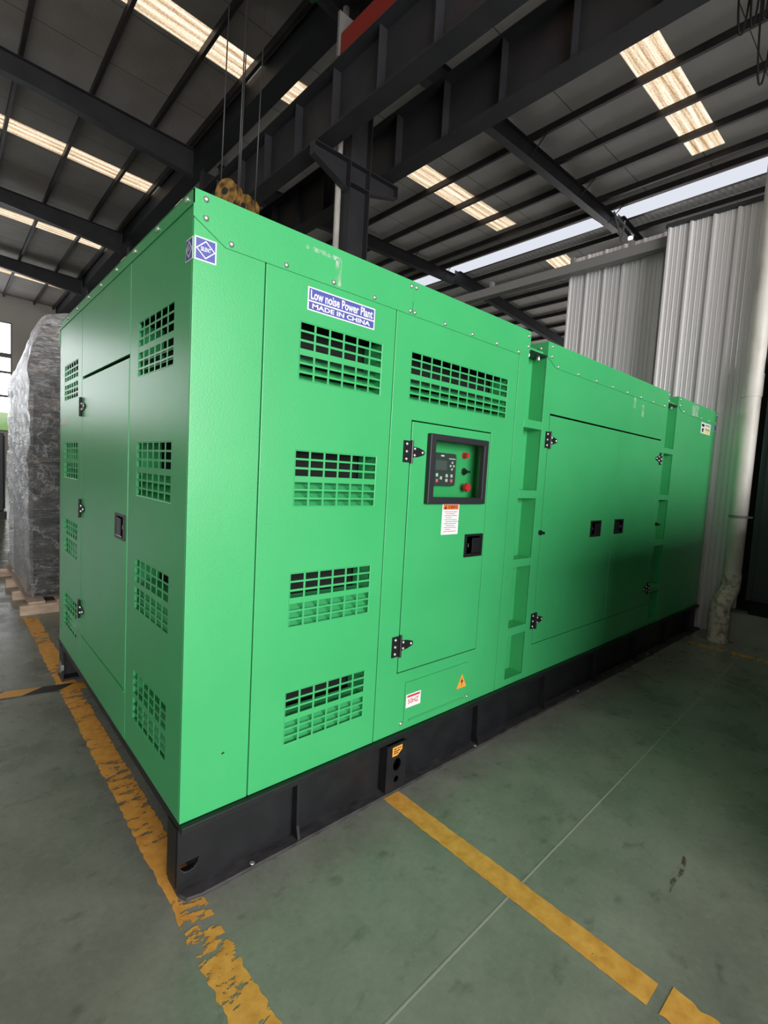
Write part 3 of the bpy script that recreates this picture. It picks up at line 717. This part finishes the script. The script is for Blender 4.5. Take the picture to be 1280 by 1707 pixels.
def vent(plane, u0, u1, top, n, parent, wide=.001):
    e = vent_edges(u0+.003, u1-.003, n); us = [u0, *e, u1]
    vs = sorted([top-r for r in RT]); vs = [vs[0]-.003, *vs, vs[-1]+.003]
    mb = MB(); mb.sheet(plane, us, vs, lambda i, jj: not (i % 2 == 1 and jj % 2 == 1), .0008, .0026)
    g = make('vent_grille', mb, M_GREEN, parent)
    mb = MB(); z0, z1_ = top-.222, top+.002
    sh = lambda a, b_: fbox(mb, plane, *a, *b_)
    q0, q1 = u0-wide, u1+wide
    fbox(mb, plane, q0-.003, q0, z0-.01, z1_+.01, .013, .128); fbox(mb, plane, q1, q1+.003, z0-.01, z1_+.01, .013, .128)
    for k in range(3):
        vb = z0-.008+.036*k
        pts = [plane(q0, vb, .016), plane(q0, vb+.003, .016), plane(q0, vb+.040, .066), plane(q0, vb+.047, .098), plane(q0, vb+.044, .099), plane(q0, vb+.036, .068)]
        dv = Vector(plane(q1, vb, .016))-Vector(plane(q0, vb, .016)); mb.prism(pts, dv)
    make('louver', mb, M_GREEN, g)
    return g
VH = lambda u0, u1, t: (u0, u1, t-.223, t+.003)
g4 = .0022                                  # half joint between panels
# ---- long side, first section
panel(FRONT, 'corner_panel', 0.0, .266-g4, ZB, 2.455, [], G)
p1 = panel(FRONT, 'louvered_panel', .266+g4, .930-g4, ZB, 2.455, [VH(.424, .853, t) for t in VT], G)
for t in VT: vent(FRONT, .424, .853, t, 6, p1)
p2 = panel(FRONT, 'control_panel_surround', .930+g4, 1.934-g4, ZB, 2.455, [VH(1.041, 1.837, VT[0]+.008), (1.068, 1.714, .596, 1.864)], G)
vent(FRONT, 1.041, 1.837, VT[0]+.008, 11, p2)
panel(FRONT, 'corner_post', 1.934+g4, 2.036, ZB, 2.455, [], G)
# small bolted cable panel
cp = panel(FRONT, 'cable_panel', 1.132, 1.640, .322, .535, [], G, d0=-.006, d1=-.0005)
b = MB(); b.prism([(1.165, -.007, .332), (1.61, -.007, .332), (1.61, -.016, .326), (1.165, -.016, .326)], (0, 0, .004)); make('drip_lip', b, M_GREEN, cp)
# control door
cdoor = panel(FRONT, 'control_door', 1.0735, 1.7085, .6015, 1.8585, [(1.215, 1.632, 1.482, 1.790)], G, d0=-.001, d1=.011)
b = MB(); b.sheet(FRONT, [1.184, 1.226, 1.624, 1.662], [1.457, 1.492, 1.779, 1.812], lambda i, jj: (i, jj) != (1, 1), -.028, .002)
make('window_frame', b, M_FRAME, cdoor, bevel=.005)
make('window_pane', MB().box(1.226, 1.624, -.006, -.003, 1.492, 1.779), M_PANE, cdoor)
b = MB(); z0, z1_ = 1.465, 1.805
b.box(1.16, 1.708, .085, .089, z0, z1_).box(1.16, 1.164, .013, .085, z0, z1_).box(1.704, 1.708, .013, .085, z0, z1_).box(1.164, 1.704, .013, .085, z0, z0+.004).box(1.164, 1.704, .013, .085, z1_-.004, z1_)
make('instrument_panel', b, M_GREEN, G)
def rrect(cx, cz, w, h, r, y, n=5):
    pts = []
    for sx, sz, a0 in ((1, 1, 0), (-1, 1, 90), (-1, -1, 180), (1, -1, 270)):
        for k in range(n+1):
            a = math.radians(a0+90*k/n); pts.append((cx+sx*(w/2-r)+r*math.cos(a), y, cz+sz*(h/2-r)+r*math.sin(a)))
    return pts
b = MB(); b.prism(rrect(1.368, 1.638, .240, .176, .016, .056), (0, .028, 0)); ct = make('controller', b, M_CTRL, G, bevel=.003)
b = MB(); b.prism(rrect(1.364, 1.660, .090, .052, .003, .0548), (0, .002, 0)); make('screen', b, M_SCREEN, ct)
b = MB(); b.box(1.293, 1.314, .0548, .0565, 1.632, 1.690); make('side_keypad', b, M_BLKPLASTIC, ct)
for x, z, m in ((1.304, 1.670, M_KEY), (1.305, 1.648, M_KEY), (1.332, 1.607, M_MINT), (1.298, 1.592, M_KEY), (1.333, 1.577, M_PINK), (1.365, 1.592, M_KEY), (1.411, 1.605, M_KEY), (1.451, 1.605, M_KEY),
                (1.411, 1.580, M_KEY), (1.451, 1.579, M_PINK), (1.452, 1.677, M_KEY), (1.438, 1.659, M_KEY), (1.465, 1.659, M_KEY), (1.451, 1.641, M_KEY)):
    q = .0085 if z < 1.62 else .006
    b = MB(); b.prism(rrect(x, z, 2*q, 2*q, .003, .0525), (0, .004, 0)); make('key', b, m, ct)
b = MB(); b.box(1.358, 1.384, .0545, .0565, 1.707, 1.714); make('logo_badge', b, M_WHITE, ct)
b = MB(); b.box(1.424, 1.478, .0545, .0565, 1.695, 1.700); make('model_strip', b, M_KEY, ct)
b = MB(); b.tube([(1.585, .085, 1.725), (1.585, .078, 1.725)], .019, 18).tube([(1.585, .078, 1.725), (1.585, .055, 1.725)], .0150, 18); make('red_push_button', b, M_RED, G, smooth='auto')
b = MB(); b.m = 0; b.tube([(1.582, .085, 1.634), (1.582, .075, 1.634)], .022, 18); b.m = 1; b.tube([(1.582, .075, 1.634), (1.582, .062, 1.634)], .015, 16).box(1.564, 1.604, .046, .062, 1.628, 1.640)
make('selector_switch', b, [M_CHROME, M_BLKPLASTIC], G, smooth='auto')
b = MB(); b.tube([(1.583, .085, 1.546), (1.583, .045, 1.546)], .012, 16).tube([(1.583, .052, 1.546), (1.583, .045, 1.546), (1.583, .036, 1.546)], .025, 22, r_end=.022); make('emergency_stop_button', b, M_RED, G, smooth='auto')

def latch(plane, u0, u1, v0, v1, d, parent, flip=1):
    """black recessed paddle latch with a keyhole"""
    b = MB(); b.m = 0
    w, h = u1-u0, v1-v0
    b.sheet(plane, [u0, u0+w*.10, u1-w*.10, u1], [v0, v0+h*.10, v1-h*.10, v1], lambda i, jj: (i, jj) != (1, 1), d-.008, d+.001)
    fbox(b, plane, u0+w*.1, u1-w*.1, v0+h*.1, v1-h*.1, d+.0, d+.001)
    o = make('latch', b, [M_BLKPLASTIC, M_CHROME], parent, bevel=.003)
    ua, ub = (u0+w*.42, u1-w*.12) if flip > 0 else (u0+w*.12, u1-w*.42)
    b = MB(); b.m = 0; fbox(b, plane, ua, ub, v0+h*.16, v1-h*.18, d-.006, d-.0005)
    b.m = 1; uk = u0+w*.24 if flip > 0 else u1-w*.24
    fbox(b, plane, uk-w*.03, uk+w*.03, v0+h*.42, v0+h*.58, d-.003, d-.0005); fbox(b, plane, ua-w*.1, ub, v0+h*.11, v0+h*.14, d-.007, d-.0005)
    return o, b
def add_latch(plane, u0, u1, v0, v1, d, door, flip=1):
    o, b = latch(plane, u0, u1, v0, v1, d, door, flip)
    bm = b.bm; make('latch_paddle', b, [M_BLKPLASTIC, M_CHROME], door, bevel=.001)
def hinge(plane, u, v, d, parent, dir_=1, s=1.0, name='hinge'):
    """strap hinge: plate, barrel, tapering leaf and six bright screws"""
    b = MB(); b.m = 0
    P = lambda a, c, dd: plane(u+dir_*a*s, v+c*s, d+dd)
    def bx(a0, a1, c0, c1, e0, e1):
        p, q = P(a0, c0, e0), P(a1, c1, e1); b.box(p[0], q[0], p[1], q[1], p[2], q[2])
    bx(-.052, -.006, -.052, .052, -.006, 0)
    b.tube([P(0, -.056, -.008), P(0, .056, -.008)], .0075, 10)
    pts = [P(.004, -.028, 0), P(.004, .028, 0), P(.05, .022, 0), P(.088, .011, 0), P(.094, 0, 0), P(.088, -.011, 0), P(.05, -.022, 0)]
    b.prism(pts, Vector(P(0, 0, -.006))-Vector(P(0, 0, 0)))
    b.m = 1; nrm = Vector(plane(0, 0, -1))
    for a, c in ((-.033, .036), (-.033, 0), (-.033, -.036), (.022, .016), (.022, -.016), (.078, 0)):
        b.dome(P(a, c, -.006), nrm, .0082*s, .006*s, 10)
    return make(name, b, [M_BLKPLASTIC, M_ZINC], parent, bevel=0)
for v in (1.711, .742): hinge(FRONT, 1.072, v, -.001, cdoor)
add_latch(FRONT, 1.532, 1.690, 1.158, 1.287, -.001, cdoor)

# ---- stickers on the first section
def sticker(name, plane, u0, u1, v0, v1, m, parent=G, d=-.0015, th=.001):
    b = MB(); fbox(b, plane, u0, u1, v0, v1, d, d+th); return make(name, b, m, parent)
X_, Z_ = (1, 0, 0), (0, 0, 1)
nl = sticker('name_label', FRONT, .450, .799, 2.226, 2.316, M_WHITE)
sticker('blue_field', FRONT, .456, .793, 2.266, 2.311, M_BLUE, nl, -.0022); sticker('blue_field', FRONT, .456, .793, 2.231, 2.260, M_BLUE, nl, -.0022)
text('Low noise Power Plant', nl, M_WHITE, (.463, -.0022, 2.270), X_, Z_, .322, .036, bold=.022)
text('MADE IN CHINA', nl, M_WHITE, (.472, -.0022, 2.236), X_, Z_, .300, .019, bold=.026)
def silent(plane, ux, u0, u1, v0, v1, mirror):
    o = sticker('silent_label', plane, u0, u1, v0, v1, M_WHITE); e = .0045
    sticker('blue_field', plane, u0+e, u1-e, v0+e, v1-e, M_BLUE, o, -.0022)
    cu, cv = (u0+u1)/2, (v0+v1)/2; b = MB()
    a1, a2 = (u1-u0)/2-.004, (v1-v0)/2-.008; t = .0035
    for s0, s1 in (((1, 0), (0, 1)), ((0, 1), (-1, 0)), ((-1, 0), (0, -1)), ((0, -1), (1, 0))):
        q = lambda s, k: plane(cu+s[0]*(a1-k), cv+s[1]*(a2-k), -.0030)
        b.prism([q(s0, 0), q(s1, 0), q(s1, t*1.4), q(s0, t*1.4)], Vector(plane(0, 0, .0004)))
    make('diamond_outline', b, M_WHITE, o)
    w = (u1-u0)*.46; st_ = plane(cu-w/2 if not mirror else cu+w/2, cv-.006, -.0030)
    text('SILENT', o, M_WHITE, st_, ux, Z_, w, .014, bold=.02)
silent(FRONT, X_, .003, .078, 2.277, 2.353, False)
silent(END, (0, -1, 0), .003, .064, 2.277, 2.350, True)
wl = sticker('warning_label', FRONT, 1.331, 1.468, 1.292, 1.4565, M_WHITE)
sticker('orange_header', FRONT, 1.338, 1.461, 1.426, 1.453, M_ORANGE, wl, -.0021)
b = MB(); b.prism([(1.346, -.0025, 1.429), (1.366, -.0025, 1.429), (1.356, -.0025, 1.449)], (0, .0004, 0)); make('hazard_triangle', b, M_BLACKPRINT, wl)
text('注意事项', wl, M_BLACKPRINT, (1.374, -.0021, 1.430), X_, Z_, .078, .018, bold=.01)
b = MB()
for k in range(11):
    z = 1.412-.0105*k; b.m = 1 if k in (0, 9, 10) else 0
    x = 1.350 + (.012 if k % 2 else 0); end = 1.452 if k % 2 == 0 else 1.408+.03*(k % 3)
    while x < end:
        w = random.uniform(.004, .009); b.box(x, min(x+w, end), -.0021, -.0015, z, z+.0042); x += w+random.uniform(.0015, .004)
make('small_print', b, [M_GREYPRINT, M_REDPRINT], wl)
hz = sticker('frequency_label', FRONT, 1.139, 1.247, .399, .470, M_WHITE, cp, -.0075)
sticker('red_bar', FRONT, 1.146, 1.240, .453, .464, M_REDPRINT, cp, -.0082)
text('50HZ', cp, M_REDPRINT, (1.152, -.0080, .418), X_, Z_, .078, .026, bold=.004)
b = MB(); b.prism([(1.545, -.0075, .394), (1.634, -.0075, .394), (1.5895, -.0075, .476)], (0, .001, 0)); make('voltage_triangle', b, M_YELLOWORANGE, cp)
b = MB(); b.prism([(1.595, -.0082, .456), (1.578, -.0082, .428), (1.590, -.0082, .430), (1.583, -.0082, .404), (1.603, -.0082, .437), (1.591, -.0082, .436)], (0, .0005, 0)); make('lightning_bolt', b, M_BLACKPRINT, cp)
yl = sticker('earth_label', FRONT, 5.392, 5.716, 2.214, 2.330, M_WHITE)
sticker('yellow_field', FRONT, 5.520, 5.700, 2.222, 2.285, M_PALEYELLOW, yl, -.0022)
b = MB(); b.prism([(5.455+.05*math.cos(k*.52), -.0022, 2.30+.016*math.sin(k*.52)) for k in range(12)], (0, .0005, 0)).prism([(5.42, -.0022, 2.262), (5.49, -.0022, 2.275), (5.47, -.0022, 2.228), (5.435, -.0022, 2.225)], (0, .0005, 0)); make('figure_print', b, M_BLACKPRINT, yl)
b = MB(); [b.box(5.54+.05*k, 5.58+.05*k, -.0028, -.0022, z, z+.014) for k in range(3) for z in (2.300, 2.256)]; make('small_print', b, M_GREYPRINT, yl)
sl = sticker('silent_label', FRONT, 5.845, 5.915, 2.276, 2.350, M_WHITE); sticker('blue_field', FRONT, 5.850, 5.910, 2.281, 2.345, M_BLUE, sl, -.0022)
b = MB(); [b.box(.15, .15, 0, 0, 0, 0) for _ in ()]; b.prism([(.150, -.0006, .5), (.158, -.0006, .497), (.166, -.0006, .503), (.158, -.0006, .506)], (0, .0005, 0)); make('paint_scuff', b, M_DARK, G)

# ---- recesses with ladder rungs
RZ = [1.957, 1.517, 1.078, .635]
def recess(xa, xb, dp):
    make('recess_wall', MB().box(xa-.012, xa, .013, dp, ZB, 2.455), M_GREEN, G)
    make('recess_wall', MB().box(xb, xb+.012, .013, dp, ZB, 2.455), M_GREEN, G)
    make('recess_back', MB().box(xa-.012, xb+.012, dp, dp+.012, ZB, 2.455), M_GREEN, G)
    for z in RZ:
        make('rung', MB().box(xa+.001, xb-.001, .001, dp-.002, z-.026, z+.026), M_GREEN, G, bevel=.003)
    make('recess_floor', MB().box(xa+.001, xb-.001, .001, dp-.002, ZB, .325), M_GREEN, G, bevel=.003)
    lg = make('lifting_plate', MB().box(xa+.002, xb-.002, .004, dp-.004, 2.386, 2.40).prism([(xa+.05, .02, 2.386), (xa+.05, dp-.01, 2.386), (xa+.05, dp-.01, 2.25)], (.008, 0, 0)), M_BLACK, G)
    for k in (.2, .75):
        b = MB(); b.tube([(xa+(xb-xa)*k, .035, 2.386), (xa+(xb-xa)*k, .035, 2.365)], .011, 8); make('bolt', b, M_ZINC, lg)
    make('roof_tray', MB().box(xa, xb, .03, W_-.03, 2.41, 2.425), M_GREEN, G)
recess(2.036, 2.245, .105); recess(4.398, 4.645, .09)

# ---- second section with the double service doors
panel(FRONT, 'door_surround', 2.245, 4.398, ZB, 2.455, [(2.332, 4.310, .500, 2.047)], G)
sd1 = panel(FRONT, 'service_door', 2.338, 3.428, .505, 2.036, [], G, d0=-.001, d1=.011)
sd2 = panel(FRONT, 'service_door', 3.433, 4.304, .505, 2.036, [], G, d0=-.001, d1=.011)
b = MB(); b.box(3.426, 3.436, .001, .010, .51, 2.03)
add_latch(FRONT, 3.040, 3.207, 1.204, 1.328, -.001, sd1); add_latch(FRONT, 3.459, 3.622, 1.212, 1.330, -.001, sd2, -1)
for v in (1.876, .668): hinge(FRONT, 2.345, v, -.001, sd1)
for v in (1.872, .66): hinge(FRONT, 4.300, v, -.001, sd2, -1)
for x in (2.318, 4.371):
    b = MB(); b.tube([(x, .0, 1.266), (x, -.012, 1.266)], .017, 14).tube([(x, -.012, 1.266), (x, -.035, 1.266)], .010, 12); make('grounding_stud', b, M_BLKPLASTIC, G, smooth='auto')
# ---- third section
panel(FRONT, 'radiator_side_panel', 4.645, L_, ZB, 2.455, [], G)
# ---- the short end
e1 = panel(END, 'louvered_end_panel', .012, .713-g4, ZB, 2.46, [VH(.168, .592, t) for t in VT], G)
for t in VT: vent(END, .168, .592, t, 6, e1, .075)
panel(END, 'end_surround', .713+g4, 1.692-g4, ZB, 2.46, [(.718, 1.674, .514, 2.064)], G)
e3 = panel(END, 'louvered_end_panel', 1.692+g4, W_, ZB, 2.46, [VH(1.806, 2.222, t+.01) for t in VT], G)
for t in VT: vent(END, 1.806, 2.222, t+.01, 6, e3, .075)
ed = panel(END, 'end_door', .722, 1.670, .519, 2.048, [], G, d0=-.001, d1=.011)
b = MB(); b.box(-.006, -.001, .722, 1.670, .512, .518); make('drip_lip', b, M_GREEN, ed)
add_latch(END, .742, .900, 1.222, 1.342, -.001, ed)
for v in (1.89, 1.29, .675): hinge(END, 1.685, v, -.001, ed, -1)
sticker('white_tag', END, 2.11, 2.34, 1.81, 1.84, M_WHITE)
# ---- closed back and far sides
make('rear_panel', MB().box(.0, L_, W_-.012, W_, ZB, 2.455), M_GREEN, G)
make('radiator_end_panel', MB().box(L_-.012, L_, .013, W_-.013, ZB, 2.455), M_GREEN, G)

# ---- roof caps with bolts
bb = MB(); bb.dome((0, 0, 0), (0, -1, 0), .0115, .009, 10); bm = bb.bm
bmesh.ops.recalc_face_normals(bm, faces=bm.faces[:]); me_b = bpy.data.meshes.new('bolt'); bm.to_mesh(me_b); bm.free(); me_b.materials.append(M_ZINC)
me_b.polygons.foreach_set('use_smooth', [True]*len(me_b.polygons))
def cap(poly, x0, x1, ztop, bolts, end=False):
    b = MB(); b.prism([(x, -.004, z) for x, z in poly], (0, .0035, 0))
    b.box(x0, x1, -.0005, W_+.003, ztop-.004, ztop)
    b.box(x0, x1, W_+.0005, W_+.003, ztop-.15, ztop-.004)
    o = make('roof_cap', b, M_GREEN, G)
    if end: make('end_skirt', MB().box(-.004, -.0005, -.004, W_+.003, 2.452, 2.4985), M_GREEN, o)
    else:
        make('end_skirt', MB().box(x0-.003, x0-.0005, -.004, W_+.003, ztop-.09, ztop-.0005), M_GREEN, o)
    for x, z in bolts: put('bolt', me_b, o, (x, -.004, z))
    return o
c1 = cap([(-.004, 2.412), (.110, 2.346), (1.0235, 2.346), (1.0235, 2.5), (-.004, 2.5)], -.004, 1.0235, 2.5,
         [(.037, 2.477), (.038, 2.417), (.129, 2.363), (.348, 2.362), (.568, 2.363), (.788, 2.362), (1.009, 2.362), (1.009, 2.474)], True)
for y in (.05, .35, .64, .932, 1.229, 1.506, 1.808, 2.093, 2.36):
    o = put('bolt', me_b, c1, (-.004, y, 2.478)); o.rotation_euler = (0, 0, -math.pi/2)
cap([(1.0265, 2.346), (1.936, 2.346), (2.036, 2.387), (2.036, 2.5), (1.0265, 2.5)], 1.0265, 2.036, 2.5,
    [(1.040, 2.475), (1.039, 2.361), (1.256, 2.361), (1.476, 2.360), (1.695, 2.359), (1.913, 2.357), (2.010, 2.407), (2.010, 2.468)])
cap([(2.242, 2.395), (2.353, 2.340), (4.312, 2.340), (4.398, 2.395), (4.398, 2.489), (2.242, 2.489)], 2.242, 4.398, 2.489,
    [(2.290, 2.465), (2.288, 2.402)] + [(2.377+.2735*k, 2.353) for k in range(8)] + [(4.385, 2.41), (4.38, 2.465)])
for y in (.05, .14): put('bolt', me_b, c1, (2.2385, y, 2.45)).rotation_euler = (0, 0, -math.pi/2)
cap([(4.642, 2.403), (4.767, 2.352), (5.86, 2.352), (L_+.003, 2.40), (L_+.003, 2.489), (4.642, 2.489)], 4.642, L_+.003, 2.489,
    [(4.69, 2.465), (4.69, 2.41), (4.80, 2.365), (5.08, 2.363), (5.36, 2.363), (5.62, 2.363), (5.86, 2.368), (5.89, 2.46)])
for x, z in ((1.114, .323), (1.654, .324)): put('bolt', me_b, G, (x, 0, z))

def b_chalk(t, n, l, b):
    l.new(ramp(n, l, tex(n, l, 45, 6, pos(n, l, (1, 1, .3))), [(0.42, (0.0,)*3), (0.68, (0.7,)*3)]), b.inputs['Alpha'])
M_CHALK = mat('chalky_scuff', (0.55, 0.72, 0.58), 0.8, build=b_chalk)
for x0, x1, z0, z1_ in ((.575, .605, 2.355, 2.46), (.42, .60, 2.452, 2.468), (3.62, 3.66, 2.25, 2.46), (5.05, 5.25, 2.36, 2.47), (3.8, 3.84, 2.2, 2.3)):
    b = MB(); b.box(x0, x1, -.0047, -.0042, z0, z1_) if z0 > 2.35 else b.box(x0, x1, -.0008, -.0003, z0, min(z1_, 2.335)); make('chalk_streak', b, M_CHALK, G)
# parts that look different from the green housing
PART_LABELS = {'skid_rail': 'black steel skid rail', 'latch': 'black recessed paddle latch', 'hinge': 'black strap hinge with bright screws', 'window_frame': 'black window frame',
    'name_label': 'blue and white label reading Low noise Power Plant MADE IN CHINA', 'silent_label': 'blue and white label with a diamond', 'warning_label': 'white warning label with an orange header',
    'frequency_label': 'white label reading 50HZ in red', 'voltage_triangle': 'amber triangle with a lightning bolt', 'earth_label': 'pale yellow picture label', 'amber_sticker': 'amber sticker',
    'controller': 'dark controller with a small screen', 'red_push_button': 'small red button', 'emergency_stop_button': 'red mushroom stop button', 'lifting_bracket': 'black lifting bracket with two holes'}
for o in bpy.data.objects:
    k = o.name.split('.')[0]
    if k in PART_LABELS and o.parent is not None and 'category' not in o.keys():
        r = o
        while r.parent: r = r.parent
        if r is G: o['label'] = PART_LABELS[k]
